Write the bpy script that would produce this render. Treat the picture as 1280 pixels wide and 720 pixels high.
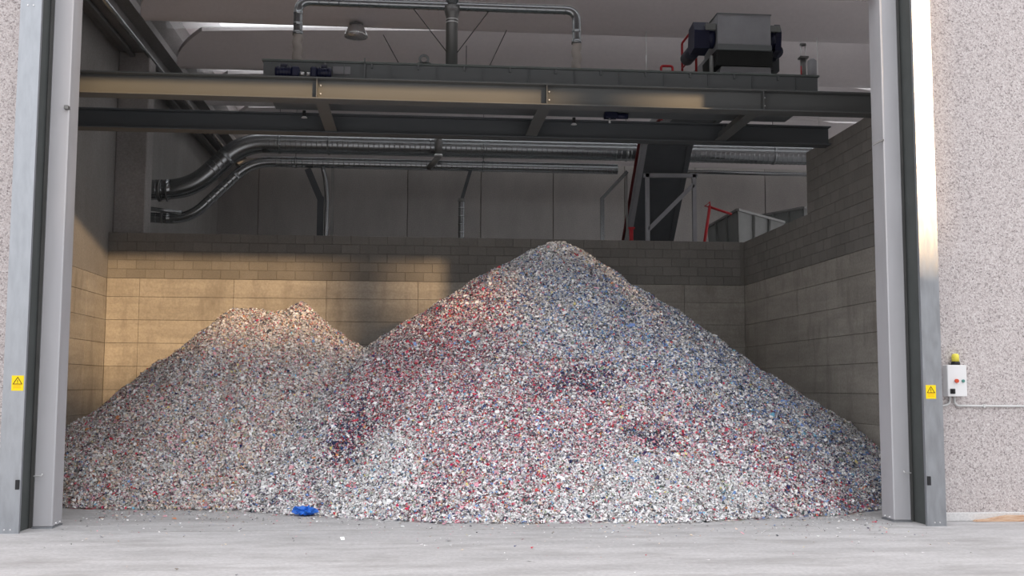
import bpy, bmesh, math, random
import numpy as np
from mathutils import Vector, Matrix

random.seed(7)
RNG = np.random.default_rng(11)
scene = bpy.context.scene
COL = scene.collection
for o in list(bpy.data.objects):
    bpy.data.objects.remove(o, do_unlink=True)

# ------------------------------------------------------------------ camera
PITCH, YAW, ROLL = math.radians(5.2), math.radians(5.08), math.radians(0.204)
Fv = Vector((math.sin(YAW) * math.cos(PITCH), math.cos(YAW) * math.cos(PITCH), math.sin(PITCH)))
Rv = Vector((math.cos(YAW), -math.sin(YAW), 0))
Uv = Rv.cross(Fv)
Rv, Uv = Rv * math.cos(ROLL) + Uv * math.sin(ROLL), Uv * math.cos(ROLL) - Rv * math.sin(ROLL)
cam_d = bpy.data.cameras.new('camera')
cam_d.sensor_width = 36.0
cam_d.lens = 1351.4 / 1280 * 36.0
cam_d.clip_end = 500
cam = bpy.data.objects.new('camera', cam_d)
COL.objects.link(cam)
cam.matrix_world = Matrix(((Rv.x, Uv.x, -Fv.x, 0), (Rv.y, Uv.y, -Fv.y, -13.453),
                           (Rv.z, Uv.z, -Fv.z, 1.7), (0, 0, 0, 1)))
scene.camera = cam

# ------------------------------------------------------------------ sky, sun, exposure
world = bpy.data.worlds.new('overcast_sky')
scene.world = world
world.use_nodes = True
wn, wl = world.node_tree.nodes, world.node_tree.links
wn.clear()
w_out = wn.new('ShaderNodeOutputWorld')
w_bg = wn.new('ShaderNodeBackground')
w_tc = wn.new('ShaderNodeTexCoord')
w_sep = wn.new('ShaderNodeSeparateXYZ')
w_map = wn.new('ShaderNodeMapRange')           # overcast sky: zenith brighter than horizon
w_map.inputs['From Min'].default_value = 0.0
w_map.inputs['From Max'].default_value = 1.0
w_map.inputs['To Min'].default_value = 0.62
w_map.inputs['To Max'].default_value = 1.15
w_bg.inputs['Color'].default_value = (0.965, 0.965, 1.0, 1)
wl.new(w_tc.outputs['Generated'], w_sep.inputs[0])
wl.new(w_sep.outputs['Z'], w_map.inputs['Value'])
wl.new(w_map.outputs['Result'], w_bg.inputs['Strength'])
wl.new(w_bg.outputs[0], w_out.inputs[0])

sun_d = bpy.data.lights.new('low_sun', 'SUN')
sun_d.energy = 1.85
sun_d.color = (1.0, 0.665, 0.36)
sun_d.angle = math.radians(2.0)
sun = bpy.data.objects.new('low_sun', sun_d)
COL.objects.link(sun)
SUN_DIR = Vector((-0.526, 1.0, -0.212))
sun.rotation_euler = SUN_DIR.to_track_quat('-Z', 'Y').to_euler()
sun.location = (20, -38, 12)

vs = scene.view_settings
vs.view_transform = 'Standard'
vs.look = 'None'
vs.gamma = 1.0
vs.use_curve_mapping = False
vs.exposure = 1.08

# ------------------------------------------------------------------ materials
def new_mat(name):
    m = bpy.data.materials.new(name)
    m.use_nodes = True
    nt = m.node_tree
    return m, nt.nodes, nt.links, nt.nodes['Principled BSDF']

def ramp(nodes, stops, interp='LINEAR'):
    r = nodes.new('ShaderNodeValToRGB')
    cr = r.color_ramp
    cr.interpolation = interp
    while len(cr.elements) > 1:
        cr.elements.remove(cr.elements[-1])
    cr.elements[0].position = stops[0][0]
    cr.elements[0].color = (*stops[0][1], 1)
    for p, c in stops[1:]:
        e = cr.elements.new(p)
        e.color = (*c, 1)
    return r

def mix(nodes, links, mode, fac, a, b):
    n = nodes.new('ShaderNodeMix')
    n.data_type = 'RGBA'
    n.blend_type = mode
    for sock, v in ((n.inputs[0], fac), (n.inputs[6], a), (n.inputs[7], b)):
        if hasattr(v, 'links'):
            links.new(v, sock)
        elif isinstance(v, (int, float)):
            sock.default_value = v
        else:
            sock.default_value = (*v, 1)
    return n.outputs[2]

def noise(nodes, links, vec, scale, detail=4, rough=0.55):
    n = nodes.new('ShaderNodeTexNoise')
    n.inputs['Scale'].default_value = scale
    n.inputs['Detail'].default_value = detail
    n.inputs['Roughness'].default_value = rough
    links.new(vec, n.inputs['Vector'])
    return n.outputs['Fac']

def position(nodes, links, scale=(1, 1, 1)):
    g = nodes.new('ShaderNodeNewGeometry')
    mp = nodes.new('ShaderNodeMapping')
    mp.inputs['Scale'].default_value = scale
    links.new(g.outputs['Position'], mp.inputs['Vector'])
    return mp.outputs['Vector']

def bump(nodes, links, bsdf, height, strength=0.3, dist=0.01):
    b = nodes.new('ShaderNodeBump')
    b.inputs['Strength'].default_value = strength
    b.inputs['Distance'].default_value = dist
    links.new(height, b.inputs['Height'])
    links.new(b.outputs[0], bsdf.inputs['Normal'])

def concrete(name, base, var=0.25, streak=(1, 1, 1), rough=0.85, rand=0.12, fine=40, stain=None, bstr=0.25, fc=0.14):
    m, n, l, b = new_mat(name)
    p1 = position(n, l, streak)
    p0 = position(n, l)
    f1 = noise(n, l, p1, 1.3, 6, 0.65)
    f2 = noise(n, l, p0, fine, 3, 0.6)
    lo = tuple(c * (1 - var) for c in base)
    hi = tuple(min(1, c * (1 + var)) for c in base)
    r1 = ramp(n, [(0.3, lo), (0.7, hi)])
    l.new(f1, r1.inputs[0])
    r2 = ramp(n, [(0.3, (1 - fc,) * 3), (0.7, (1 + fc * 0.7,) * 3)])
    l.new(f2, r2.inputs[0])
    c = mix(n, l, 'MULTIPLY', 1.0, r1.outputs[0], r2.outputs[0])
    if rand:
        oi = n.new('ShaderNodeObjectInfo')
        r3 = ramp(n, [(0.0, (1 - rand,) * 3), (1.0, (1 + rand,) * 3)])
        l.new(oi.outputs['Random'], r3.inputs[0])
        c = mix(n, l, 'MULTIPLY', 1.0, c, r3.outputs[0])
    if stain:
        f3 = noise(n, l, position(n, l, stain[1]), stain[2], 5, 0.7)
        r4 = ramp(n, [(stain[3], (0, 0, 0)), (stain[4], (1, 1, 1))])
        l.new(f3, r4.inputs[0])
        c = mix(n, l, 'MIX', r4.outputs[0], c, stain[0])
    l.new(c, b.inputs['Base Color'])
    b.inputs['Roughness'].default_value = rough
    b.inputs['Specular IOR Level'].default_value = 0.25
    bump(n, l, b, f2, bstr, 0.006)
    return m

def paint(name, col, rough=0.5, metal=0.0, var=0.12, scale=3.0, streak=(1, 1, 1), spec=0.4):
    m, n, l, b = new_mat(name)
    f = noise(n, l, position(n, l, streak), scale, 5, 0.6)
    r = ramp(n, [(0.25, tuple(c * (1 - var) for c in col)), (0.75, tuple(min(1, c * (1 + var)) for c in col))])
    l.new(f, r.inputs[0])
    l.new(r.outputs[0], b.inputs['Base Color'])
    b.inputs['Roughness'].default_value = rough
    b.inputs['Metallic'].default_value = metal
    b.inputs['Specular IOR Level'].default_value = spec
    return m

M = {}
M['floor'] = concrete('floor_concrete', (0.475, 0.468, 0.47), 0.16, (0.35, 1.6, 1), 0.8, 0, 22,
                      stain=((0.315, 0.305, 0.30), (0.6, 1.5, 1), 1.5, 0.47, 0.76))
M['block'] = concrete('block_concrete', (0.205, 0.194, 0.178), 0.10, (1, 1, 1), 0.95, 0.08, 60)
M['mortar'] = concrete('mortar', (0.185, 0.173, 0.155), 0.1, (1, 1, 1), 0.95, 0, 60)
M['panel'] = concrete('formed_concrete', (0.36, 0.335, 0.298), 0.16, (0.5, 0.5, 3.5), 0.8, 0.06, 25,
                      stain=((0.235, 0.215, 0.19), (1.3, 1.3, 0.45), 1.7, 0.50, 0.74))
M['joint'] = concrete('panel_joint', (0.24, 0.22, 0.195), 0.1, (1, 1, 1), 0.9, 0, 40)
M['wall'] = concrete('grey_wall', (0.40, 0.385, 0.37), 0.10, (1, 1, 0.4), 0.85, 0.05, 30)
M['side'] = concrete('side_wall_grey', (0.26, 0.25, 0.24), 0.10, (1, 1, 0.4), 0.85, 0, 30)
M['pillar'] = concrete('pillar_concrete', (0.30, 0.285, 0.275), 0.16, (1, 1, 0.6), 0.85, 0, 20)
M['roof'] = concrete('roof_concrete', (0.74, 0.70, 0.70), 0.025, (0.3, 1, 1), 0.85, 0.02, 12, bstr=0.02, fc=0.03)
M['gutter'] = concrete('gutter_concrete', (0.20, 0.195, 0.19), 0.15, (1, 0.3, 1), 0.85, 0, 18)
M['skirt'] = concrete('skirting', (0.66, 0.655, 0.65), 0.05, (1, 1, 1), 0.7, 0, 30)

# washed gravel facade
m, n, l, b = new_mat('washed_gravel')
pp = position(n, l)
v1 = n.new('ShaderNodeTexVoronoi'); v1.inputs['Scale'].default_value = 52
v2 = n.new('ShaderNodeTexVoronoi'); v2.inputs['Scale'].default_value = 100
for v in (v1, v2):
    l.new(pp, v.inputs['Vector'])
s1 = n.new('ShaderNodeSeparateColor'); l.new(v1.outputs['Color'], s1.inputs[0])
s2 = n.new('ShaderNodeSeparateColor'); l.new(v2.outputs['Color'], s2.inputs[0])
ra = ramp(n, [(0.0, (0.13, 0.11, 0.11)), (0.10, (0.27, 0.24, 0.235)), (0.25, (0.45, 0.402, 0.395)),
              (0.6, (0.555, 0.505, 0.495)), (1.0, (0.69, 0.655, 0.645))])
rb = ramp(n, [(0.0, (0.18, 0.155, 0.155)), (0.15, (0.43, 0.382, 0.375)), (0.6, (0.545, 0.493, 0.485)), (1.0, (0.69, 0.67, 0.66))])
l.new(s1.outputs[0], ra.inputs[0]); l.new(s2.outputs[1], rb.inputs[0])
l.new(mix(n, l, 'MIX', 0.5, ra.outputs[0], rb.outputs[0]), b.inputs['Base Color'])
b.inputs['Roughness'].default_value = 0.9
b.inputs['Specular IOR Level'].default_value = 0.2
bump(n, l, b, v1.outputs['Distance'], 0.35, 0.008)
M['gravel'] = m

def galv(name, col, rough, var=0.10, spangle=14, metal=0.9):
    m, n, l, b = new_mat(name)
    p = position(n, l, (1, 1, 0.25))
    f = noise(n, l, p, spangle, 5, 0.65)
    r = ramp(n, [(0.3, tuple(c * (1 - var) for c in col)), (0.7, tuple(min(1, c * (1 + var)) for c in col))])
    l.new(f, r.inputs[0]); l.new(r.outputs[0], b.inputs['Base Color'])
    rr = ramp(n, [(0.3, (rough - 0.06,) * 3), (0.7, (rough + 0.08,) * 3)])
    l.new(f, rr.inputs[0]); l.new(rr.outputs[0], b.inputs['Roughness'])
    b.inputs['Metallic'].default_value = metal
    return m
M['galv'] = galv('galvanised_plate', (0.37, 0.39, 0.415), 0.37)
M['post'] = galv('galvanised_post', (0.50, 0.50, 0.52), 0.55, 0.04, 6, 0.35)
M['duct'] = paint('spiral_duct_steel', (0.36, 0.38, 0.39), 0.27, 0.92, 0.05, 1.5)
M['duct_dark'] = galv('dull_duct_steel', (0.22, 0.22, 0.215), 0.5, 0.1, 9, 0.7)
M['hose'] = paint('beige_hose', (0.40, 0.36, 0.33), 0.7)
M['beam'] = paint('painted_beam', (0.115, 0.121, 0.119), 0.55, 0, 0.10, 2, (0.3, 1, 1))
M['beam2'] = paint('painted_beam_blue', (0.090, 0.099, 0.105), 0.55, 0, 0.10, 2, (0.3, 1, 1))
M['trough'] = paint('trough_paint', (0.145, 0.157, 0.160), 0.5, 0, 0.12, 2, (0.3, 1, 1))
M['rim'] = paint('trough_rim', (0.125, 0.145, 0.138), 0.5)
M['hood'] = paint('hood_grey', (0.28, 0.285, 0.30), 0.5)
M['rubber'] = paint('black_rubber', (0.02, 0.022, 0.022), 0.7)
M['slot'] = paint('slot_shade_dark', (0.07, 0.077, 0.075), 0.8)  # dark tone for the shade inside the guide channels
M['belly'] = paint('conveyor_belly', (0.075, 0.083, 0.09), 0.6)
M['bluemotor'] = paint('blue_motor', (0.008, 0.010, 0.034), 0.45)
M['darkmotor'] = paint('dark_gear', (0.03, 0.032, 0.05), 0.45)
M['red'] = paint('red_paint', (0.42, 0.016, 0.022), 0.5)
M['darkred'] = paint('dark_red_paint', (0.11, 0.010, 0.011), 0.55)
M['bin'] = paint('bin_grey', (0.17, 0.178, 0.172), 0.55, 0, 0.15, 3)
M['cable'] = paint('dark_cable', (0.07, 0.07, 0.07), 0.6)
M['white'] = paint('white_plastic', (0.80, 0.80, 0.80), 0.4, 0, 0.02)
M['pvc'] = paint('grey_pvc', (0.62, 0.63, 0.62), 0.5, 0, 0.03)
M['black'] = paint('black_plastic', (0.015, 0.015, 0.017), 0.5)
M['yellow'] = paint('sticker_yellow', (0.92, 0.67, 0.0), 0.5, 0, 0.03)
M['orange'] = paint('sticker_orange', (0.85, 0.42, 0.0), 0.5, 0, 0.03)
M['brownink'] = paint('sticker_ink', (0.10, 0.045, 0.0), 0.6)
M['lens'] = paint('beacon_lens', (0.85, 0.75, 0.10), 0.25, 0, 0.05)
M['redbutton'] = paint('red_button', (0.65, 0.09, 0.04), 0.4)
M['greenbutton'] = paint('green_button', (0.10, 0.28, 0.24), 0.4)
M['bolt'] = paint('bolt_zinc', (0.75, 0.75, 0.75), 0.35, 0.6, 0.03)
M['lampshell'] = galv('lamp_reflector', (0.60, 0.60, 0.60), 0.3, 0.05)
M['bluecloth'] = paint('blue_plastic_film', (0.025, 0.15, 0.60), 0.4, 0, 0.35, 30)
M['cyanfilm'] = paint('light_blue_film', (0.05, 0.40, 0.78), 0.4, 0, 0.2, 30)
# timber
m, n, l, b = new_mat('weathered_timber')
f = noise(n, l, position(n, l, (2, 20, 30)), 3, 5, 0.6)
r = ramp(n, [(0.3, (0.42, 0.22, 0.13)), (0.5, (0.60, 0.40, 0.27)), (0.72, (0.72, 0.58, 0.44))])
l.new(f, r.inputs[0]); l.new(r.outputs[0], b.inputs['Base Color']); b.inputs['Roughness'].default_value = 0.8
M['wood'] = m
# opal skylight glazing
m, n, l, b = new_mat('opal_glazing')
tr = n.new('ShaderNodeBsdfTransparent'); tr.inputs[0].default_value = (0.95, 0.96, 0.96, 1)
tl = n.new('ShaderNodeBsdfTranslucent'); tl.inputs[0].default_value = (0.85, 0.86, 0.86, 1)
mx = n.new('ShaderNodeMixShader'); mx.inputs[0].default_value = 0.25
l.new(tr.outputs[0], mx.inputs[1]); l.new(tl.outputs[0], mx.inputs[2])
l.new(mx.outputs[0], n['Material Output'].inputs['Surface'])
M['glazing'] = m
# shredded scrap, colour of every flake stored with it
m, n, l, b = new_mat('shredded_scrap')
at = n.new('ShaderNodeAttribute'); at.attribute_name = 'col'
l.new(at.outputs['Color'], b.inputs['Base Color'])
b.inputs['Roughness'].default_value = 0.5
b.inputs['Specular IOR Level'].default_value = 0.4
M['scrap'] = m

# ------------------------------------------------------------------ mesh helpers
class MB:
    def __init__(s):
        s.v, s.f, s.sm = [], [], []
    def add(s, verts, faces, smooth=False):
        k = len(s.v)
        s.v += [tuple(p) for p in verts]
        s.f += [tuple(i + k for i in f) for f in faces]
        s.sm += [smooth] * len(faces)
        return s
    def box(s, x0, x1, y0, y1, z0, z1, c=0.0):
        if c <= 0:
            v = [(x, y, z) for z in (z0, z1) for y in (y0, y1) for x in (x0, x1)]
            return s.add(v, [(0, 2, 3, 1), (4, 5, 7, 6), (0, 1, 5, 4), (2, 6, 7, 3), (0, 4, 6, 2), (1, 3, 7, 5)])
        bm = bmesh.new()
        vs_ = [bm.verts.new((x, y, z)) for z in (z0, z1) for y in (y0, y1) for x in (x0, x1)]
        for f in [(0, 2, 3, 1), (4, 5, 7, 6), (0, 1, 5, 4), (2, 6, 7, 3), (0, 4, 6, 2), (1, 3, 7, 5)]:
            bm.faces.new([vs_[i] for i in f])
        bmesh.ops.bevel(bm, geom=bm.edges[:], offset=c, segments=1, affect='EDGES')
        return s.bm(bm)
    def bm(s, bm, smooth=False):
        bm.verts.index_update()
        s.add([v.co.copy() for v in bm.verts], [[v.index for v in f.verts] for f in bm.faces], smooth)
        bm.free()
        return s
    def prism(s, pts, axis, a0, a1):
        """polygon pts (2-D) extruded along axis 0/1/2 from a0 to a1"""
        def P(p, a):
            q = list(p); q.insert(axis, a); return q
        k = len(pts)
        v = [P(p, a0) for p in pts] + [P(p, a1) for p in pts]
        f = [tuple(range(k)), tuple(range(2 * k - 1, k - 1, -1))]
        f += [(i, (i + 1) % k, k + (i + 1) % k, k + i) for i in range(k)]
        return s.add(v, f)
    def sweep(s, path, radii, seg=16, caps=True, smooth=True, roll=0.0, square=False):
        path = [Vector(p) for p in path]
        if not hasattr(radii, '__len__'):
            radii = [radii] * len(path)
        up = None
        V = []
        for i, p in enumerate(path):
            a = path[max(i - 1, 0)]; c = path[min(i + 1, len(path) - 1)]
            t = (c - a).normalized()
            if up is None:
                up = Vector((0, 0, 1)) if abs(t.z) < 0.9 else Vector((0, 1, 0))
            up = (up - t * up.dot(t)).normalized()
            sd = t.cross(up)
            for k in range(seg):
                an = 2 * math.pi * (k + (0.5 if square else 0)) / seg + roll
                V.append(p + (up * math.cos(an) + sd * math.sin(an)) * radii[i])
        F = []
        for i in range(len(path) - 1):
            for k in range(seg):
                F.append((i * seg + k, i * seg + (k + 1) % seg, (i + 1) * seg + (k + 1) % seg, (i + 1) * seg + k))
        s.add(V, F, smooth)
        if caps:
            o = len(s.v) - len(V)
            s.f += [tuple(o + k for k in range(seg - 1, -1, -1)), tuple(o + (len(path) - 1) * seg + k for k in range(seg))]
            s.sm += [False, False]
        return s
    def bar(s, a, b, w):
        """square steel tube of side w"""
        return s.sweep([a, b], w * 0.7071, 4, True, False, 0, True)
    def cyl(s, a, b, r, seg=16):
        return s.sweep([a, b], r, seg)
    def build(s, name, mat, parent=None):
        me = bpy.data.meshes.new(name)
        me.from_pydata(s.v, [], s.f)
        me.polygons.foreach_set('use_smooth', s.sm)
        me.materials.append(M[mat])
        me.update()
        bm = bmesh.new(); bm.from_mesh(me)
        bmesh.ops.recalc_face_normals(bm, faces=bm.faces[:])
        bm.to_mesh(me); bm.free()
        return link(name, me, parent)

def link(name, me, parent=None):
    o = bpy.data.objects.new(name, me)
    COL.objects.link(o)
    if parent is not None:
        o.parent = parent
        o.matrix_parent_inverse = parent.matrix_basis.inverted()
    return o

def tag(o, label, cat, group=None, kind=None):
    o['label'] = label
    o['category'] = cat
    if group: o['group'] = group
    if kind: o['kind'] = kind
    return o

def thing(name, loc, label, cat, group=None):
    o = bpy.data.objects.new(name, None)
    COL.objects.link(o)
    o.location = loc
    o.empty_display_size = 0.2
    return tag(o, label, cat, group)

def struct(o, label=None):
    o['kind'] = 'structure'
    if label: o['label'] = label
    return o

def piece(name, me, parent, loc, rotz=0.0):
    o = bpy.data.objects.new(name, me)
    COL.objects.link(o)
    o.parent = parent
    o.location = loc
    o.rotation_euler = (0, 0, rotz)
    return o

def fillet(pts, rad, n=8):
    """polyline with rounded corners"""
    pts = [Vector(p) for p in pts]
    out = [pts[0]]
    for i in range(1, len(pts) - 1):
        a, b_, c = pts[i - 1], pts[i], pts[i + 1]
        r = min(rad, (a - b_).length * 0.49, (c - b_).length * 0.49)
        p, q = b_ + (a - b_).normalized() * r, b_ + (c - b_).normalized() * r
        for k in range(n + 1):
            t = k / n
            out.append(p * (1 - t) ** 2 + b_ * 2 * t * (1 - t) + q * t * t)
    out.append(pts[-1])
    return out

def ribbed(path, r, pitch, h):
    """resample a path and give it the proud seams of spiral duct"""
    path = [Vector(p) for p in path]
    P, Rr = [], []
    for i in range(len(path) - 1):
        a, b_ = path[i], path[i + 1]
        L = (b_ - a).length
        if L > pitch * 2.2:
            k = int(L / pitch)
            for j in range(k):
                for t, dr in ((0.0, 0), (0.05, 0), (0.80, 0), (0.85, 0), (0.89, h), (0.96, h)):
                    P.append(a + (b_ - a) * ((j + t) / k)); Rr.append(r + dr)
        else:
            P.append(a); Rr.append(r)
    P.append(path[-1]); Rr.append(r)
    return P, Rr

XL, XR, YW = -6.653, 7.43, 10.454        # faces of the storage bay
Z4, Z5 = 4.0, 5.0

# ------------------------------------------------------------------ floor and outer walls
flo = struct(MB().box(-90, 90, -90, 60, -0.25, 0).build('floor', 'floor'), 'pale grey stained concrete floor of the yard and the bay')
MB().box(-3.3, 2.3, -0.36, -0.352, -0.01, 0.0012).build('saw_cut_joint', 'joint', flo)
struct(MB().box(-34, -4.52, 0.07, 0.37, 0, 14).build('wall_front_left', 'gravel'), 'washed gravel facade panel left of the doorway')
struct(MB().box(6.33, 34, 0.07, 0.37, 0, 14).build('wall_front_right', 'gravel'), 'washed gravel facade panel right of the doorway')
struct(MB().box(-4.52, 6.33, 0.07, 0.37, 6.935, 14).build('wall_front_top', 'gravel'), 'washed gravel facade above the doorway')
struct(MB().box(6.55, 34, 0.035, 0.07, 0, 0.11, 0.008).build('baseboard_right', 'skirt'), 'pale skirting along the foot of the right facade')
struct(MB().box(-34, -4.72, 0.035, 0.07, 0, 0.11, 0.008).build('baseboard_left', 'skirt'), 'pale skirting along the foot of the left facade')
# unseen slabs added across the yard to shape where the low sun falls
struct(MB().box(19.6, 20.95, -30.4, -30, 0, 18).build('sun_blocker_narrow', 'wall'), 'unseen narrow concrete slab added to cut the low sun')
struct(MB().box(8.0, 12.0, -30.4, -30, 0, 15.5).build('sun_blocker_left', 'wall'), 'unseen tall concrete slab added to shade the left door edge')

struct(MB().box(12.0, 19.6, -30.4, -30, 0, 10.0).build('sun_blocker_low', 'wall'), 'unseen lower concrete slab added to keep the low sun off the heaps')

# ------------------------------------------------------------------ bay walls with blocks and formed panels
def block_mesh():
    return MB().box(-0.196, 0.196, 0, 0.09, 0.004, 0.196, 0.006)
bm_ = block_mesh()
blk = bpy.data.meshes.new('block'); blk.from_pydata(bm_.v, [], bm_.f); blk.materials.append(M['block']); blk.update()
hb_ = MB().box(-0.096, 0.096, 0, 0.09, 0.004, 0.196, 0.006)
hblk = bpy.data.meshes.new('half_block'); hblk.from_pydata(hb_.v, [], hb_.f); hblk.materials.append(M['block']); hblk.update()

def panel_mesh(w, h):
    b_ = MB().box(-w / 2 + 0.003, w / 2 - 0.003, 0, 0.05, 0.003, h - 0.003, 0.004)
    me = bpy.data.meshes.new('panel'); me.from_pydata(b_.v, [], b_.f); me.materials.append(M['panel']); me.update()
    return me
PM = {}
def pmesh(w, h):
    k = (round(w, 3), round(h, 3))
    if k not in PM: PM[k] = panel_mesh(w, h)
    return PM[k]
ROWS = [(3.6, 0.4)] + [(3.1 - 0.5 * i, 0.5) for i in range(7)]      # bottom edge, height
ROWS.append((0.0, 0.1))

def along(origin, rotz):
    """place pieces on a wall face: u along the wall, local +y into the wall"""
    c, s_ = math.cos(rotz), math.sin(rotz)
    return lambda u, z, off=0.0: (origin[0] + u * c - off * s_, origin[1] + u * s_ + off * c, z)

def lay_blocks(parent, place, rotz, u0, u1, z0, courses, shift=0):
    for k in range(courses):
        u = u0
        first = ((k + shift) % 2 == 1)
        if first:
            piece('block', hblk, parent, place(u + 0.1, z0 + 0.2 * k, random.uniform(0, .004)), rotz); u += 0.2
        while u + 0.4 <= u1 + 1e-4:
            piece('block', blk, parent, place(u + 0.2, z0 + 0.2 * k, random.uniform(0, .005)), rotz); u += 0.4
        if u + 0.2 <= u1 + 1e-4:
            piece('block', hblk, parent, place(u + 0.1, z0 + 0.2 * k, random.uniform(0, .004)), rotz)

def lay_panels(parent, place, rotz, edges):
    for (z, h) in ROWS:
        for a, b_ in zip(edges[:-1], edges[1:]):
            piece('panel', pmesh(b_ - a, h), parent, place((a + b_) / 2, z, random.uniform(0, .003)), rotz)

# back wall
wb = struct(MB().box(XL - 0.1, XR + 0.3, YW + 0.035, YW + 0.28, 0, Z4 + 0.002).build('wall_back', 'joint'),
            'back wall of the bay, formed concrete below grey blocks')
MB().box(XL - 0.1, XR + 0.3, YW + 0.012, YW + 0.20, Z4 + 0.002, Z5 - 0.004).build('mortar_core', 'mortar', wb)
pb = along((XL, YW, 0), 0)
lay_panels(wb, pb, 0, [0, 0.69, 2.69, 4.69, 6.69, 8.69, 10.69, 12.69, 14.083])
lay_blocks(wb, pb, 0, 0.0, 14.0, Z4, 5)
# right wall, stepping up towards the door
wr = struct(MB().box(XR + 0.035, XR + 0.3, 0.37, YW + 0.035, 0, Z4 + 0.002).build('wall_right', 'joint'),
            'right wall of the bay, formed concrete below grey blocks, stepped up by the door')
MB().box(XR + 0.012, XR + 0.2, 0.37, YW + 0.012, Z4 + 0.002, Z5 - 0.004).build('mortar_core', 'mortar', wr)
MB().box(XR + 0.012, XR + 0.2, 0.37, 6.42, Z5 - 0.004, 6.196).build('mortar_core', 'mortar', wr)
pr_ = along((XR, YW, 0), -math.pi / 2)      # u runs from the back corner to the door
lay_panels(wr, pr_, -math.pi / 2, [0, 1.4, 3.4, 5.4, 7.4, 9.4, 10.05])
lay_blocks(wr, pr_, -math.pi / 2, 0.0, 10.0, Z4, 5, 1)
lay_blocks(wr, pr_, -math.pi / 2, 4.02, 10.02, Z5, 6, 0)
# left wall: formed concrete below, plain grey above, running to the far end of the hall
wl_ = struct(MB().box(XL - 0.4, XL - 0.035, 0.37, 23.3, 0, 9.1).build('wall_left', 'joint'),
             'left wall of the hall, formed concrete below plain grey concrete')
MB().box(XL - 0.035, XL, 0.37, 23, Z4 + 0.002, 9.1).build('upper_wall', 'side', wl_)
pl_ = along((XL, 0.37, 0), math.pi / 2)
lay_panels(wl_, pl_, math.pi / 2, [0, 0.7, 2.7, 4.7, 6.7, 8.7, 10.08])

# far wall of the hall behind, tall precast panels
wf = struct(MB().box(-7.0, 22.4, 23.05, 23.35, 0, 10.6).build('wall_far', 'joint'), 'far wall of the hall in tall grey precast panels')
fp = MB().box(-1.232, 1.232, 0, 0.06, 0, 9.9, 0.01)
fpm = bpy.data.meshes.new('panel'); fpm.from_pydata(fp.v, [], fp.f); fpm.materials.append(M['wall']); fpm.update()
for k in range(-1, 11):
    piece('panel', fpm, wf, (-5.31 + 2.49 * k + 1.245, 23.0, 0))
whr = struct(MB().box(22, 22.4, 0.37, 2.0, 0, 10.6).build('wall_hall_right', 'wall'), 'right end wall of the hall with an unseen opening added to light the ceiling')  # wide opening added out of view to brighten the ceiling
MB().box(22, 22.4, 22.0, 23.3, 0, 10.6).build('wall_pier', 'wall', whr)
MB().box(22, 22.4, 2.0, 22.0, 8.3, 10.6).build('wall_head', 'wall', whr)
struct(MB().box(20.95, 21.85, -30.4, -30, 0, 11.8).box(21.85, 22.55, -30.4, -30, 0, 9.9).box(22.55, 32, -30.4, -30, 0, 15.5).build('sun_blocker_stepped', 'wall'), 'unseen stepped concrete slab added to shape the low sun at the right')  # unseen slab, heights stepped to block parts of the low sun
# pillar in the left corner behind the bay
struct(MB().box(XL, -5.98, 10.74, 11.3, 0, 9.1, 0.02).build('column_left', 'pillar'), 'square concrete pillar behind the left end of the back wall')
# gutter beam along the left wall head
gb = MB()
gb.prism([(XL - 0.4, 9.1), (-6.02, 9.1), (-6.02, 9.28), (-5.72, 9.28), (-5.72, 9.45), (-5.45, 9.62), (-5.45, 10.15), (XL - 0.4, 10.15)], 1, 0.37, 23.3)
struct(gb.build('trim_1', 'gutter'), 'dark concrete gutter beam along the head of the left wall')
tr_ = MB().box(-6.42, -6.30, 0.4, 22.9, 8.98, 9.06, 0.01)
tag(tr_.build('cable_tray', 'duct_dark'), 'long grey cable tray under the gutter beam at top left', 'cable tray')
tr2 = MB().cyl((-6.0, 0.4, 9.02), (-6.0, 22.9, 9.02), 0.05, 10)
tag(tr2.build('rain_pipe', 'duct'), 'thin metal pipe running along the edge of the gutter beam', 'pipe')

# ------------------------------------------------------------------ roof of wing-shaped precast elements with skylights
def tip(x):
    t = 0.44 + max(0, (x + 5.5)) * 0.031
    t = min(t, 0.80)
    if x > 10.4: t = max(0.44, t - (x - 10.4) * 0.25)
    return t
ceil = bpy.data.objects.new('ceiling', None); COL.objects.link(ceil)
struct(ceil, 'ceiling of curved wing-shaped concrete roof elements')
NX = 36
XS = [-5.5 + 27.6 * i / NX for i in range(NX + 1)]
CENT = [1.55 + 3.3 * k for k in range(7)]
US = [-1, -0.88, -0.74, -0.6, -0.46, -0.34, -0.22, -0.1, 0.1, 0.22, 0.34, 0.46, 0.6, 0.74, 0.88, 1]
def und(u, x, side):
    t = tip(x) if side < 0 else 0.80
    a = max(0, (abs(u) - 0.1) / 0.9)
    return t * (a ** 1.25)
for yc in CENT:
    w = MB()
    V = []
    for x in XS:
        low = [(x + max(0, 1 - (x + 5.5) / 2.5) * 0.75 * max(0, (abs(u) - 0.1) / 0.9) ** 2, yc + u * 1.28, 9.0 + und(u, x, -1 if u < 0 else 1)) for u in US]
        V += low + [(a, b_, c + 0.10) for a, b_, c in reversed(low)]
    k = 2 * len(US)
    F = [(i * k + j, i * k + (j + 1) % k, (i + 1) * k + (j + 1) % k, (i + 1) * k + j) for i in range(NX) for j in range(k)]
    F += [tuple(range(k)), tuple(NX * k + j for j in reversed(range(k)))]
    w.add(V, F, True)
    o = w.build('roof_element', 'roof', ceil)
    mod = o.modifiers.new('edge', 'EDGE_SPLIT'); mod.split_angle = math.radians(40)
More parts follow.
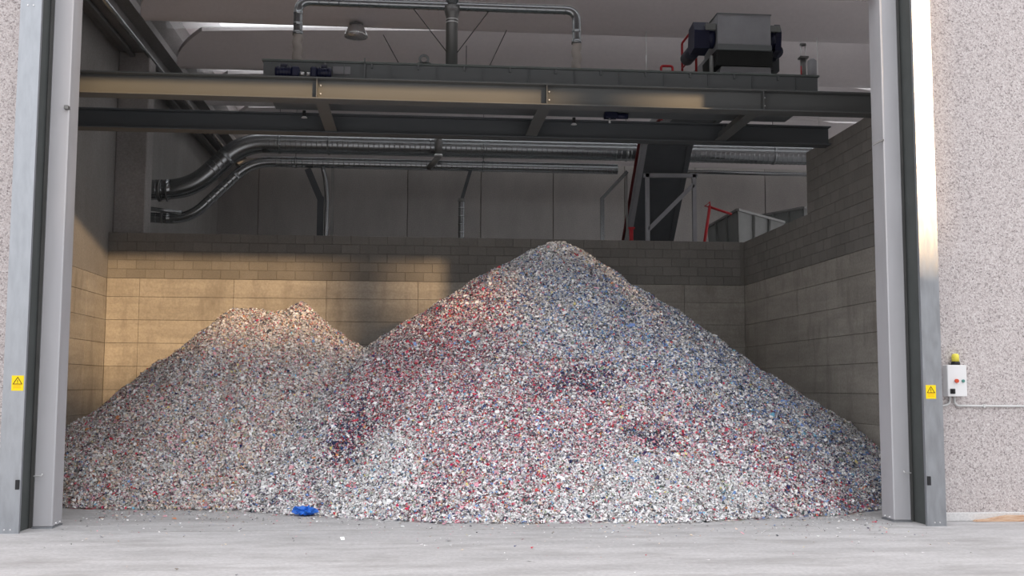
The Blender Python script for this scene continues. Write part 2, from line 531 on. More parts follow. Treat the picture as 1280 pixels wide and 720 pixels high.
for i, (ya, yb) in enumerate([(-0.2, CENT[0])] + list(zip(CENT[:-1], CENT[1:])) + [(CENT[-1], 25.5)]):
    g = MB()
    V = []
    for x in XS:
        a = (x, ya + 1.26, 9.84) if i else (x, 0.2, 9.9)
        V += [a, (x, yb - 1.26, 9.04 + tip(x)) if yb < 25 else (x, 23.3, 9.9)]
        V += [(V[-1][0], V[-1][1], V[-1][2] + 0.02), (a[0], a[1], a[2] + 0.02)]
    F = [(j * 4 + q, j * 4 + (q + 1) % 4, j * 4 + 4 + (q + 1) % 4, j * 4 + 4 + q) for j in range(NX) for q in range(4)]
    F += [(0, 1, 2, 3), (NX * 4 + 3, NX * 4 + 2, NX * 4 + 1, NX * 4)]
    g.add(V, F)
    struct(g.build('window_%d' % (i + 1), 'glazing'), 'opal skylight strip between roof elements')

MB().box(-5.6, -4.6, 0.37, 23.2, 10.02, 10.10).build('end_panel', 'roof', ceil)

# ------------------------------------------------------------------ doorway guides
def door_side(side):
    s_ = 1 if side == 'right' else -1
    # positions across the facade
    if s_ > 0:
        p0, p1, q0, q1 = 6.08, 6.31, 6.314, 6.56
    else:
        p0, p1, q0, q1 = -4.27, -4.50, -4.504, -4.75
    lab = 'right' if s_ > 0 else 'left'
    post = thing('door_guide_post', ((p0 + p1) / 2, 0.15, 0),
                 'silver steel door post on the %s edge of the opening' % lab, 'door post', 'door posts')
    xa, xb = min(p0, p1), max(p0, p1)
    MB().box(xa, xb, 0.0, 0.37, 0.02, 7.3, 0.012).build('shaft', 'post', post)
    fl = (xa - 0.004, xb + 0.004)
    MB().box(fl[0], fl[1], -0.004, 0.374, 0.0, 0.02).build('base_plate', 'galv', post)
    for yy in (0.12, 0.26):
        xx = p0 - 0.006 * s_
        MB().cyl((xx - 0.012 * s_, yy, 0.05), (xx + 0.02 * s_, yy, 0.05), 0.013, 8).build('bolt', 'bolt', post)
    # small hook on the post front
    hx = (p1 - 0.01 * s_)
    MB().sweep(fillet([(hx, -0.003, 0.62), (hx, -0.05, 0.62), (hx - 0.09 * s_, -0.05, 0.625), (hx - 0.10 * s_, -0.045, 0.65)], 0.02, 4), 0.008, 8).build('hook', 'bolt', post)
    # limit-switch stub on the inner edge high up
    zz = 5.06 if s_ < 0 else 4.92
    yk = 0.02
    MB().box(p0 - 0.05, p0 + 0.0, -0.05, 0.04, zz, zz + 0.05, 0.005).build('switch_stub', 'duct_dark', post) if s_ < 0 else \
        MB().bar((p0 - 0.10, 0.1, zz - 0.03), (p0 + 0.0, 0.0, zz + 0.02), 0.02).build('switch_stub', 'duct_dark', post)
    # outer guide channel: a C-profile open towards the doorway
    ch = thing('door_guide_channel', ((q0 + q1) / 2, -0.2, 0),
               'wide galvanised door guide channel with yellow sticker at the %s facade edge' % lab, 'guide channel', 'door guide channels')
    xa, xb = min(q0, q1), max(q0, q1)
    MB().box(xa, xb, -0.42, -0.414, 0.0, 7.3).build('front_flange', 'galv', ch)
    xo = q1
    MB().box(min(xo, xo - 0.006 * s_), max(xo, xo - 0.006 * s_), -0.414, 0.066, 0.0, 7.3).build('web', 'galv', ch)
    MB().box(xa + 0.006, xb - 0.006, 0.06, 0.068, 0.0, 7.3).build('rear_flange', 'duct_dark', ch)
    # inward lip of the front flange
    xi = q0
    MB().box(min(xi, xi + 0.006 * s_), max(xi, xi + 0.006 * s_), -0.414, -0.37, 0.0, 7.3).build('lip', 'galv', ch)
    # dark strip added in the slot, its colour standing for the shade inside
    xm = q0 + 0.07 * s_
    MB().box(xm - 0.02, xm + 0.02, -0.36, 0.055, 0.0, 7.3).build('slot_shade_strip', 'slot', ch)
    for bx in (0.28, 0.55):
        for bz in (0.045, 6.22 if s_ < 0 else 6.9):
            xx = q0 + (q1 - q0) * (bx + 0.1)
            MB().cyl((xx, -0.427, bz), (xx, -0.418, bz), 0.009, 8).build('rivet', 'bolt', ch)
    # black latch
    xx = q0 + 0.035 * s_
    lt = MB().box(xx - 0.022, xx + 0.022, -0.435, -0.42, 0.50, 0.61, 0.004).build('latch', 'black', ch)
    # warning sticker
    if s_ > 0: x0, x1, z0, z1 = 6.345, 6.475, 1.565, 1.735
    else: x0, x1, z0, z1 = -4.655, -4.52, 1.63, 1.805
    st = MB().box(x0, x1, -0.423, -0.4205, z0, z1).build('warning_sticker', 'yellow', ch)
    st['label'] = 'yellow sticker with black warning triangle'
    xc, w_ = (x0 + x1) / 2, (x1 - x0) * 0.42
    zt, zb_ = z1 - 0.012, z0 + (z1 - z0) * 0.42
    tri = MB()
    A, B_, C_ = Vector((xc - w_, 0, zb_)), Vector((xc + w_, 0, zb_)), Vector((xc, 0, zt))
    cen = (A + B_ + C_) / 3
    inn = [cen + (p - cen) * 0.74 for p in (A, B_, C_)]
    v = [(p.x, -0.4245, p.z) for p in (A, B_, C_)] + [(p.x, -0.4245, p.z) for p in inn] + \
        [(p.x, -0.4225, p.z) for p in (A, B_, C_)] + [(p.x, -0.4225, p.z) for p in inn]
    fs = []
    for i in range(3):
        j = (i + 1) % 3
        fs += [(i, j, 3 + j, 3 + i), (6 + i, 9 + i, 9 + j, 6 + j), (i, 6 + i, 6 + j, j), (3 + i, 3 + j, 9 + j, 9 + i)]
    tri.add(v, fs)
    tri.build('triangle', 'brownink', st)
    MB().box(xc - 0.004, xc + 0.004, -0.4245, -0.4225, cen.z - 0.006, cen.z + 0.022).build('mark', 'brownink', st)
    MB().box(xc - 0.004, xc + 0.004, -0.4245, -0.4225, cen.z - 0.02, cen.z - 0.012).build('mark', 'brownink', st)
    MB().box(xc - w_ * 0.8, xc + w_ * 0.85, -0.4240, -0.4225, zb_ - 0.014, zb_ - 0.006).build('text_line', 'orange', st)
    MB().box(xc - w_ * 0.8, xc + w_ * 0.7, -0.4240, -0.4225, zb_ - 0.030, zb_ - 0.024).build('text_line', 'orange', st)
    MB().box(xc - w_ * 0.8, xc + w_ * 0.8, -0.4240, -0.4225, zb_ - 0.044, zb_ - 0.038).build('text_line', 'orange', st)
door_side('left')
door_side('right')

# ------------------------------------------------------------------ control box on the right facade
cb = thing('control_box', (6.945, 0.0, 1.6), 'white wall control box with buttons and yellow beacon on gravel facade', 'control box')
MB().box(6.81, 7.07, -0.07, 0.068, 1.59, 1.995, 0.008).build('case', 'white', cb)
MB().cyl((6.925, -0.10, 1.79), (6.925, -0.068, 1.79), 0.025, 14).build('stop_button', 'redbutton', cb)
MB().cyl((7.015, -0.09, 1.79), (7.015, -0.068, 1.79), 0.019, 14).build('start_button', 'greenbutton', cb)
sw = MB().box(6.84, 6.905, -0.085, -0.068, 1.625, 1.69, 0.005).build('rotary_switch', 'black', cb)
MB().box(6.866, 6.879, -0.10, -0.084, 1.635, 1.68, 0.003).build('handle', 'black', sw)
bc = MB().sweep([(6.96, 0.0, 1.995), (6.96, 0.0, 2.035), (6.96, 0.0, 2.04)], [0.058, 0.055, 0.045], 18).build('beacon_base', 'black', cb)
MB().sweep([(6.96, 0.0, 2.04), (6.96, 0.0, 2.12), (6.96, 0.0, 2.137), (6.96, 0.0, 2.143)], [0.048, 0.046, 0.036, 0.012], 18).build('beacon_lens', 'lens', bc)
co = thing('cable_conduit', (7.0, 0.04, 1.48), 'grey conduit curving from control box and running right along facade', 'conduit')
MB().sweep(fillet([(6.955, 0.045, 1.60), (6.955, 0.045, 1.472), (7.2, 0.045, 1.470), (12.0, 0.045, 1.455)], 0.085, 8), 0.0135, 10).build('tube', 'pvc', co)
for cx in (7.35, 8.1, 8.9):
    MB().box(cx - 0.012, cx + 0.012, 0.025, 0.069, 1.445, 1.49, 0.003).build('clip', 'pvc', co)
tag(MB().sweep(fillet([(6.895, 0.045, 1.60), (6.89, 0.045, 1.50), (6.80, 0.045, 1.468), (6.62, 0.045, 1.468)], 0.06, 8), 0.0135, 10)
    .build('flexible_cable', 'pvc'), 'short grey cable curving from box under guide channel', 'cable')

# ------------------------------------------------------------------ timber offcut by the right facade
wp = MB()
prof = [(7.13, 0.003), (8.6, 0.003), (8.6, 0.075), (8.05, 0.085), (7.75, 0.075), (7.58, 0.078), (7.42, 0.052), (7.30, 0.030), (7.16, 0.022)]
wp.prism(prof, 1, -0.05, 0.03)
tag(wp.build('timber_offcut', 'wood'), 'split brown timber offcut lying along the right facade skirting', 'timber')

# ------------------------------------------------------------------ the two steel beams
def ibeam(yc, mat, label):
    t = thing('steel_beam', (0.4, yc, 6.06), label, 'steel beam', 'steel beams across the bay')
    x0, x1 = XL + 0.01, XR - 0.004
    MB().box(x0, x1, yc - 0.15, yc + 0.15, 6.378, 6.40, 0.003).build('top_flange', mat, t)
    MB().box(x0, x1, yc - 0.15, yc + 0.15, 6.06, 6.082, 0.003).build('bottom_flange', mat, t)
    MB().box(x0, x1, yc - 0.006, yc + 0.006, 6.082, 6.378).build('web', mat, t)
    for x in (-1.55, 1.99, 5.45):
        sp = MB().box(x - 0.008, x + 0.008, yc - 0.14, yc - 0.006, 6.082, 6.378).build('stiffener', mat, t)
        for dz in (0.07, 0.2):
            MB().cyl((x + 0.05, yc - 0.03, 6.10 + dz), (x + 0.05, yc - 0.006, 6.10 + dz), 0.012, 8).build('bolt', 'bolt', sp)
    return t
ibeam(3.05, 'beam', 'front grey steel beam spanning the bay, nearest the doorway')
ibeam(5.28, 'beam2', 'rear grey steel beam spanning the bay, behind and below the first')
for x, d in ((-1.5, 'left'), (1.98, 'middle'), (5.38, 'right')):
    c = thing('beam_strut', (x, 4.16, 6.1), 'short grey strut joining the two beams, the %s of three' % d, 'strut', 'struts between the beams')
    MB().box(x - 0.10, x + 0.10, 3.17, 5.15, 6.085, 6.10).build('bottom_plate', 'beam', c)
    MB().box(x - 0.008, x + 0.008, 3.06, 5.27, 6.10, 6.26).build('rib', 'beam', c)
    MB().add([(x + 0.01, 3.08, 6.25), (x + 0.36, 3.08, 6.25), (x + 0.36, 3.08, 6.265), (x + 0.01, 3.08, 6.265),
              (x + 0.01, 3.6, 6.12), (x + 0.06, 3.6, 6.12), (x + 0.06, 3.6, 6.135), (x + 0.01, 3.6, 6.135)],
             [(0, 1, 2, 3), (7, 6, 5, 4), (0, 4, 5, 1), (1, 5, 6, 2), (2, 6, 7, 3), (3, 7, 4, 0)]).build('gusset', 'beam', c)

# ------------------------------------------------------------------ conveyor trough on the beams
tq = thing('conveyor_trough', (2.04, 4.15, 6.40), 'long grey steel conveyor trough lying on the two beams', 'conveyor')
X0, X1, Y0, Y1, ZB, ZT = -2.42, 6.50, 3.35, 4.95, 6.402, 6.78
MB().box(X0, X1, Y0, Y1, ZB, ZB + 0.02).build('floor_plate', 'trough', tq)
MB().box(X0, X1, Y0, Y0 + 0.012, ZB + 0.02, ZT - 0.03).build('side_plate', 'trough', tq)
MB().box(X0, X1, Y1 - 0.012, Y1, ZB + 0.02, ZT - 0.03).build('side_plate', 'trough', tq)
MB().box(X0, X0 + 0.012, Y0 + 0.012, Y1 - 0.012, ZB + 0.02, ZT - 0.03).build('end_plate', 'trough', tq)
MB().box(X1 - 0.012, X1, Y0 + 0.012, Y1 - 0.012, ZB + 0.02, ZT - 0.03).build('end_plate', 'trough', tq)
MB().box(X0 - 0.02, X1 + 0.02, Y0 - 0.05, Y1 + 0.05, ZT - 0.03, ZT, 0.004).build('lid', 'rim', tq)
MB().box(X0 + 1.23, X1, Y0 - 0.045, Y0 - 0.002, ZB + 0.07, ZB + 0.10).build('ledge', 'trough', tq)
x = X0 + 0.95
while x < X1:
    MB().box(x - 0.012, x + 0.012, Y0 - 0.045, Y0 - 0.001, ZT - 0.10, ZT - 0.031).build('rib', 'trough', tq)
    MB().box(x + 0.3 - 0.006, x + 0.3 + 0.006, Y0 - 0.03, Y0 - 0.001, ZB + 0.11, ZT - 0.031).build('rib', 'trough', tq)
    x += 0.73
MB().box(-1.35, -1.07, Y0 - 0.02, Y0 - 0.001, 6.575, 6.70, 0.004).build('inspection_cover', 'hood', tq)
MB().box(-0.86, -0.84, Y0 - 0.05, Y0 - 0.001, ZB + 0.02, ZT + 0.06).build('joint_flange', 'trough', tq)
lug = MB()
V, F = [], []
N = 20
for k in range(N):
    a = 2 * math.pi * k / N
    for r_, y_ in ((0.085, -0.012), (0.045, -0.012), (0.045, 0.012), (0.085, 0.012)):
        V.append((0.08 + r_ * math.cos(a), 3.42 + y_, ZT + 0.10 + r_ * math.sin(a)))
for k in range(N):
    for q in range(4):
        F.append((k * 4 + q, k * 4 + (q + 1) % 4, ((k + 1) % N) * 4 + (q + 1) % 4, ((k + 1) % N) * 4 + q))
lug.add(V, F)
lug.prism([(-0.09, ZT), (0.25, ZT), (0.17, ZT + 0.05), (-0.01, ZT + 0.05)], 1, 3.408, 3.432)
lug.build('lifting_lug', 'trough', tq)

def gear_motor(x, label, flip=1, sc=1.0):
    z, y = 6.402, 3.08
    g = thing('gear_motor', (x, y, z), label, 'motor', 'motors on the front beam')
    f = flip
    X = lambda d: x + d * f * sc
    MB().box(min(X(-.17), X(.17)), max(X(-.17), X(.17)), y - 0.09, y + 0.09, z, z + 0.02, 0.003).build('mount', 'darkmotor', g)
    b_ = MB().sweep([(X(-.18), y, z + 0.11), (X(-.17), y, z + 0.11), (X(.06), y, z + 0.11), (X(.07), y, z + 0.11)], [0.07, 0.085, 0.085, 0.06], 18).build('motor_body', 'bluemotor', g)
    for k in range(5):
        xx = X(-.14 + .045 * k)
        MB().sweep([(xx - 0.006, y, z + 0.11), (xx + 0.006, y, z + 0.11)], 0.094, 18).build('fin', 'bluemotor', b_)
    MB().box(min(X(-.1), X(0)), max(X(-.1), X(0)), y - 0.05, y + 0.05, z + 0.19, z + 0.23, 0.008).build('terminal_box', 'darkmotor', g)
    MB().box(min(X(.07), X(.19)), max(X(.07), X(.19)), y - 0.085, y + 0.085, z + 0.02, z + 0.19, 0.02).build('gearbox', 'bluemotor', g)
    MB().cyl((X(.19), y, z + 0.09), (X(.26), y, z + 0.09), 0.03, 12).build('shaft', 'bolt', g)
gear_motor(-2.02, 'dark blue gear motor at the left end of the front beam', 1)
gear_motor(-1.50, 'dark blue gear motor beside the inspection cover, second from left', -1, 0.85)

# small actuators hanging between the beams under the trough
def actuator(x, label):
    a = thing('slide_gate_actuator', (x, 4.6, 6.28), label, 'actuator', 'actuators under the trough')
    MB().box(x - 0.11, x + 0.11, 4.52, 4.68, 6.30, 6.40, 0.01).build('housing', 'bluemotor', a)
    MB().cyl((x + 0.11, 4.6, 6.345), (x + 0.30, 4.6, 6.345), 0.05, 14).build('cylinder', 'bluemotor', a)
    MB().cyl((x - 0.02, 4.6, 6.22), (x - 0.02, 4.6, 6.30), 0.018, 10).build('rod', 'bolt', a)
actuator(3.30, 'dark blue actuator hanging under the trough right of centre')
for x, d in ((-1.95, 'leftmost'), (2.72, 'rightmost')):
    dl = thing('dome_lamp', (x, 5.08, 6.30), 'tiny white downlight under the trough, the %s' % d, 'lamp', 'tiny lamps under the trough')
    MB().cyl((x, 5.0, 6.30), (x, 5.0, 6.40), 0.03, 10).build('stem', 'black', dl)
    MB().sweep([(x, 5.0, 6.30), (x, 5.0, 6.275)], [0.03, 0.055], 14).build('shade', 'white', dl)

# ------------------------------------------------------------------ Z-conveyor with its drive head
zc = thing('inclined_conveyor', (5.5, 12.0, 0.0), 'grey inclined conveyor rising from behind to a boxy drive head', 'conveyor')
XA, XB = 5.12, 6.30
A0, A1, A2 = (4.6, 7.22), (10.55, 7.22), (17.61, 0.16)          # underside line (y, z)
def zprof(lo, hi):
    k = 0.4142
    return [(A0[0], A0[1] + lo), (A1[0] + lo * k, A1[1] + lo), (A2[0] + lo * 0.7, A2[1] + lo * 0.7),
            (A2[0] + hi * 0.7, A2[1] + hi * 0.7), (A1[0] + hi * k, A1[1] + hi), (A0[0], A0[1] + hi)]
MB().prism(zprof(0.02, 0.30), 0, XA + 0.12, XB - 0.12).build('belly_pan', 'belly', zc)
sl = MB().prism(zprof(0.0, 0.36), 0, XA, XA + 0.12).build('side_frame', 'hood', zc)
MB().prism(zprof(0.0, 0.36), 0, XB - 0.12, XB).build('side_frame', 'belly', zc)
MB().sweep([(XA - 0.06, A0[0] + 0.8, 7.30), (XA - 0.06, A1[0] + 0.05, 7.30), (XA - 0.06, A2[0] + 0.1, 0.30)], 0.035, 10).build('edge_tube', 'darkred', zc)
MB().prism(zprof(0.30, 0.33), 0, XA + 0.12, XB - 0.12).build('belt', 'rubber', zc)
# hood
hd = MB()
hd.prism([(3.90, 7.36), (3.88, 7.46), (3.88, 7.96), (4.62, 7.96), (4.75, 7.80), (4.75, 7.36)], 0, 5.00, 5.91)
ho = hd.build('head_hood', 'hood', zc)
MB().box(4.99, 5.92, 3.86, 3.90, 7.34, 7.44, 0.006).build('hood_lip', 'trough', ho)
MB().box(4.985, 5.925, 3.87, 4.64, 7.96, 7.975).build('hood_top', 'trough', ho)
MB().prism([(3.96, 7.10), (3.94, 7.36), (4.85, 7.36), (4.78, 7.10)], 0, 4.99, 5.96).build('rubber_skirt', 'rubber', zc)
MB().prism([(4.98, ZT + 0.001), (5.96, ZT + 0.001), (5.93, 7.09), (5.08, 7.09)], 1, 3.98, 4.80).build('chute', 'hood', zc)
for xm, s_ in ((4.98, -1), (5.93, 1)):
    g = MB().cyl((xm, 4.12, 7.60), (xm + s_ * 0.10, 4.12, 7.60), 0.16, 20).build('drive_motor', 'bluemotor', zc)
    e = 0.36 if s_ < 0 else 0.20
    MB().prism([(4.0, 7.40), (4.3, 7.36), (4.42, 7.52), (4.34, 7.82), (4.04, 7.86), (3.96, 7.7)], 0, *sorted((xm + s_ * 0.10, xm + s_ * e))).build('gear_case', 'bluemotor', g)
    MB().cyl((xm + s_ * 0.24, 4.35, 7.50), (xm + s_ * 0.24, 4.95, 7.50), 0.12, 18).build('motor_body', 'darkmotor', g)
    MB().box(*sorted((xm + s_ * 0.0, xm + s_ * 0.17)), 3.93, 4.10, 7.70, 7.81, 0.004).build('bracket', 'bin', zc)
MB().cyl((5.0 - 0.10, 3.95, 6.80), (5.0 - 0.10, 3.95, 7.25), 0.035, 10).build('drain_pipe', 'duct_dark', zc)

rr = thing('red_guard_rail', (4.88, 5.6, 7.55), 'red tubular guard rail beside the conveyor drive head', 'guard rail', 'red guard rails')
MB().sweep(fillet([(4.92, 6.0, 7.16), (4.92, 6.0, 8.13), (4.92, 5.0, 8.13), (4.92, 5.0, 7.16)], 0.05, 5), 0.022, 8).build('hoop', 'red', rr)
MB().cyl((4.92, 6.0, 7.65), (4.92, 5.0, 7.65), 0.016, 8).build('mid_rail', 'red', rr)
rr = thing('red_guard_rail', (4.95, 8.4, 7.52), 'small red hoop rail further back on the conveyor', 'guard rail', 'red guard rails')
MB().sweep(fillet([(4.98, 8.0, 7.16), (4.98, 8.0, 8.30), (5.22, 8.0, 8.30), (5.22, 8.0, 7.52)], 0.05, 5), 0.026, 8).build('hoop', 'red', rr)

# pneumatic unit on the right end of the trough
pu = thing('pneumatic_unit', (6.42, 3.7, ZT), 'upright pneumatic cylinder with grey bottle on the right end of trough', 'cylinder')
MB().cyl((6.40, 3.7, ZT), (6.40, 3.7, 7.17), 0.05, 14).build('cylinder', 'duct_dark', pu)
MB().box(6.33, 6.47, 3.63, 3.77, 7.17, 7.20).build('cap', 'duct_dark', pu)
MB().cyl((6.36, 3.7, 7.20), (6.36, 3.7, 7.40), 0.012, 8).build('rod', 'bolt', pu)
MB().cyl((6.44, 3.7, 7.20), (6.44, 3.7, 7.40), 0.012, 8).build('rod', 'bolt', pu)
MB().cyl((6.40, 3.7, 7.40), (6.40, 3.7, 7.43), 0.055, 14).build('cap', 'duct_dark', pu)
MB().sweep([(6.48, 3.52, ZT + 0.02), (6.48, 3.52, ZT + 0.05), (6.48, 3.52, 7.08), (6.48, 3.52, 7.12)], [0.06, 0.075, 0.075, 0.03], 16).build('bottle', 'hood', pu)
MB().cyl((6.33, 3.62, ZT), (6.33, 3.62, 7.02), 0.012, 8).build('red_hose', 'red', pu)
tag(MB().sweep(fillet([(5.98, 3.6, ZT + 0.07), (6.30, 3.6, ZT + 0.05), (6.35, 3.6, ZT + 0.10)], 0.05, 4), 0.008, 6).build('air_line', 'darkred'),
    'thin dark red air line along the right end of the trough', 'cable')

# ------------------------------------------------------------------ dust extraction manifold above the trough
mf = thing('extraction_manifold', (0.55, 4.4, ZT), 'shiny galvanised extraction duct bridge standing on the trough', 'duct')
YM, ZM = 4.4, 8.12
pth = fillet([(-2.02, YM, 7.55), (-2.02, YM, ZM), (2.68, YM, ZM), (2.68, YM, 7.55)], 0.2, 8)
P, Rr = ribbed(pth, 0.075, 0.16, 0.006)
MB().sweep(P, Rr, 20).build('bridge_duct', 'duct', mf)
for x in (-2.02, 2.68):
    hs = MB()
    pp_ = [(x + 0.012 * math.sin(k * 0.9), YM, 7.56 - k * 0.0325) for k in range(24)]
    hs.sweep(pp_, [0.075 + (0.006 if k % 2 else 0) for k in range(24)], 18)
    h_ = hs.build('flexible_hose', 'hose', mf)
    MB().cyl((x, YM, 7.53), (x, YM, 7.60), 0.088, 18).build('hose_clamp', 'duct', h_)
    MB().cyl((x, YM, ZT), (x, YM, ZT + 0.10), 0.09, 18).build('spigot', 'duct_dark', mf)
MB().sweep([(0.55, YM, ZM - 0.01), (0.55, YM, ZM - 0.17), (0.55, YM, ZM - 0.18), (0.55, YM, ZT)], [0.15, 0.11, 0.10, 0.10], 20).build('centre_duct', 'duct_dark', mf)
MB().cyl((0.55, YM, ZM - 0.25), (0.55, YM, ZM - 0.235), 0.107, 20).build('clamp_band', 'bolt', mf)
MB().cyl((0.55, YM, ZM - 0.30), (0.55, YM, ZM - 0.285), 0.107, 20).build('clamp_band', 'bolt', mf)
MB().sweep([(0.55, YM, ZM + 0.02), (0.55, YM, 9.05)], 0.11, 20).build('riser', 'duct', mf)
for i, (a, b_) in enumerate([((-0.14, YM, ZM - 0.02), (0.47, YM - 0.05, 7.30)), ((1.20, YM, ZM - 0.03), (0.64, YM - 0.05, 7.30)),
                             ((-0.62, 4.9, 7.75), (-0.10, 4.9, 6.8)), ((1.52, 4.9, 7.9), (1.02, 4.9, 6.8)), ((0.82, 4.9, 7.6), (0.82, 4.9, 6.8))]):
    MB().cyl(a, b_, 0.008, 6).build('stay_rod', 'cable', mf)

# thin drop wires from the roof
for x, y, z0, z1, d in ((4.66, 7.95, 7.55, 9.0, 'left of the drive head'), (8.29, 7.95, 6.9, 9.0, 'right of the pneumatic unit')):
    wv = thing('drop_wire', (x, y, z0), 'thin wire hanging from the roof %s' % d, 'wire', 'drop wires')
    MB().cyl((x, y, z0), (x, y, z1), 0.007, 6).build('wire', 'pvc', wv)
    MB().cyl((x, y, z0 + 0.7), (x, y, z0 + 0.95), 0.013, 8).build('turnbuckle', 'bolt', wv)

# ------------------------------------------------------------------ pendant high-bay lamp
pl = thing('high_bay_lamp', (-1.27, 8.0, 8.71), 'bell-shaped metal high-bay lamp hanging under the roof', 'lamp')
LX, LY = -1.27, 8.0
MB().sweep([(LX, LY, 8.94), (LX, LY, 8.93), (LX, LY, 8.86), (LX, LY, 8.76), (LX, LY, 8.71), (LX, LY, 8.715), (LX, LY, 8.86), (LX, LY, 8.93)], [0.10, 0.15, 0.18, 0.225, 0.24, 0.235, 0.17, 0.10], 24, False).build('shade', 'lampshell', pl)
MB().cyl((LX, LY, 8.93), (LX, LY, 8.98), 0.14, 18).build('ballast_housing', 'duct_dark', pl)
MB().cyl((LX, LY, 8.735), (LX, LY, 8.745), 0.222, 24).build('glass', 'bin', pl)
MB().cyl((LX, LY, 8.975), (LX, LY, 9.02), 0.05, 8).build('hanger', 'cable', pl)

# ------------------------------------------------------------------ the two ducts in the hall behind the bay
def duct(name, pts, r, rad, label, start_flange, bands):
    d = thing(name, pts[0], label, 'duct', 'ducts behind the bay')
    P, Rr = ribbed(fillet(pts, rad, 10), r, 0.125, 0.006)
    MB().sweep(P, Rr, 24).build('pipe', 'duct', d)
    x, y, z = pts[0]
    for k, (dx, w_, dr) in enumerate(start_flange):
        MB().cyl((x + dx, y, z), (x + dx + w_, y, z), r + dr, 24).build('flange', 'duct_dark', d)
    for bx in bands:
        MB().cyl((bx, y, pts[-1][2]), (bx + 0.05, y, pts[-1][2]), r + 0.014, 24).build('joint_band', 'duct', d)
        MB().cyl((bx + 0.025, y, pts[-1][2] + r), (bx + 0.025, y, 9.3), 0.008, 6).build('hanger', 'cable', d)
    return d
YD = 13.0
duct('extraction_duct', [(XL + 0.01, YD, 6.38), (-5.45, YD, 6.44), (-4.25, YD, 7.61), (14.0, YD, 7.61)], 0.245, 0.55,
     'large spiral steel duct bending up from the left wall and running right', ((0.0, 0.05, 0.05), (0.42, 0.06, 0.03), (0.62, 0.03, 0.02)), (-3.4, -2.2, 1.6, 5.2, 9.0))
duct('branch_duct', [(XL + 0.01, YD, 5.74), (-5.50, YD, 5.68), (-4.05, YD, 7.14), (5.0, YD, 7.14)], 0.125, 0.5,
     'slim spiral steel duct running below the large one', ((0.0, 0.05, 0.05), (0.5, 0.05, 0.03)), (-3.0, 1.6))
tag(MB().cyl((6.6, YD, 7.12), (14, YD, 7.10), 0.05, 12).build('compressed_air_pipe', 'duct'), 'thin grey pipe below the duct right of the conveyor', 'pipe')
tag(MB().cyl((XL + 0.01, 12.7, 5.92), (-5.6, 12.7, 5.80), 0.05, 12).build('drain_pipe', 'duct'), 'thin short pipe over the lower left duct end', 'pipe')
# drop branch between the ducts
db = thing('drop_branch', (0.5, 12.6, 7.1), 'short dark pipe dropping in front of the large duct to the slim one', 'pipe')
MB().cyl((0.5, 12.6, 7.30), (0.5, 12.6, 7.95), 0.09, 16).build('vertical_pipe', 'duct_dark', db)
MB().sweep([(0.53, 12.62, 7.33), (0.36, 12.75, 7.12), (0.28, 12.95, 7.08)], 0.075, 14).build('elbow', 'duct_dark', db)
MB().cyl((0.5, 12.6, 7.28), (0.5, 12.6, 7.33), 0.105, 16).build('clamp_band', 'bolt', db)
# steel posts carrying the ducts
for x, side, fat, lab in ((-2.30, -1, 0.20, 'stout forked steel post under the slim duct, left'), (1.09, 1, 0.10, 'slender steel post with slanted top under the slim duct')):
    t = thing('duct_support_post', (x, YD, 0), lab, 'post', 'duct support posts')
    if side < 0:
        MB().box(x - 0.13, x + 0.02, YD - 0.08, YD + 0.08, 0, 6.30).build('column', 'belly', t)
        MB().sweep([(x - 0.05, YD, 6.22), (x - 0.38, YD, 6.98)], 0.11, 4, True, False, 0, True).build('fork_arm', 'belly', t)
        MB().sweep(fillet([(x + 0.10, YD - 0.1, 0), (x + 0.10, YD - 0.1, 6.3), (x + 0.06, YD - 0.1, 6.7), (x - 0.02, YD - 0.1, 7.05)], 0.2, 5), 0.05, 12).build('downpipe', 'duct', t)
        MB().box(x + 0.19, x + 0.26, YD - 0.05, YD + 0.05, 0, 7.0).build('angle_post', 'duct_dark', t)
    else:
        P, Rr = ribbed([(x, YD, 0.0), (x, YD, 6.30)], 0.075, 0.2, 0.006)
        MB().sweep(P, Rr, 16).build('column', 'duct', t)
        MB().sweep([(x, YD, 6.28), (x + 0.22, YD, 7.05)], 0.06, 4, True, False, 0, True).build('slanted_top', 'belly', t)
        MB().cyl((x, YD, 6.24), (x, YD, 6.32), 0.09, 16).build('collar', 'duct_dark', t)
# galvanised bracket post left of the conveyor
t = thing('handrail_frame', (4.5, 11.0, 0), 'galvanised frame with slanted top bar left of the conveyor', 'frame')
MB().bar((4.26, 11.0, 0), (4.26, 11.0, 6.05), 0.09).build('post', 'duct', t)
MB().bar((4.26, 11.0, 6.04), (4.85, 11.0, 6.68), 0.08).build('slanted_bar', 'duct', t)
MB().bar((4.84, 11.0, 0), (4.84, 11.0, 6.66), 0.04).build('thin_post', 'duct_dark', t)
# steel trestle in front of the conveyor
t = thing('conveyor_trestle', (5.82, 11.0, 0), 'grey steel trestle with diagonal brace carrying the conveyor', 'trestle')
for x in (5.28, 6.38):
    MB().bar((x, 10.80, 0), (x, 10.80, 6.60), 0.09).build('post', 'hood', t)
MB().bar((5.20, 10.80, 6.56), (6.46, 10.80, 6.58), 0.09).build('cross_bar', 'hood', t)
MB().bar((5.30, 10.80, 5.30), (6.36, 10.80, 6.36), 0.09).build('diagonal_brace', 'hood', t)

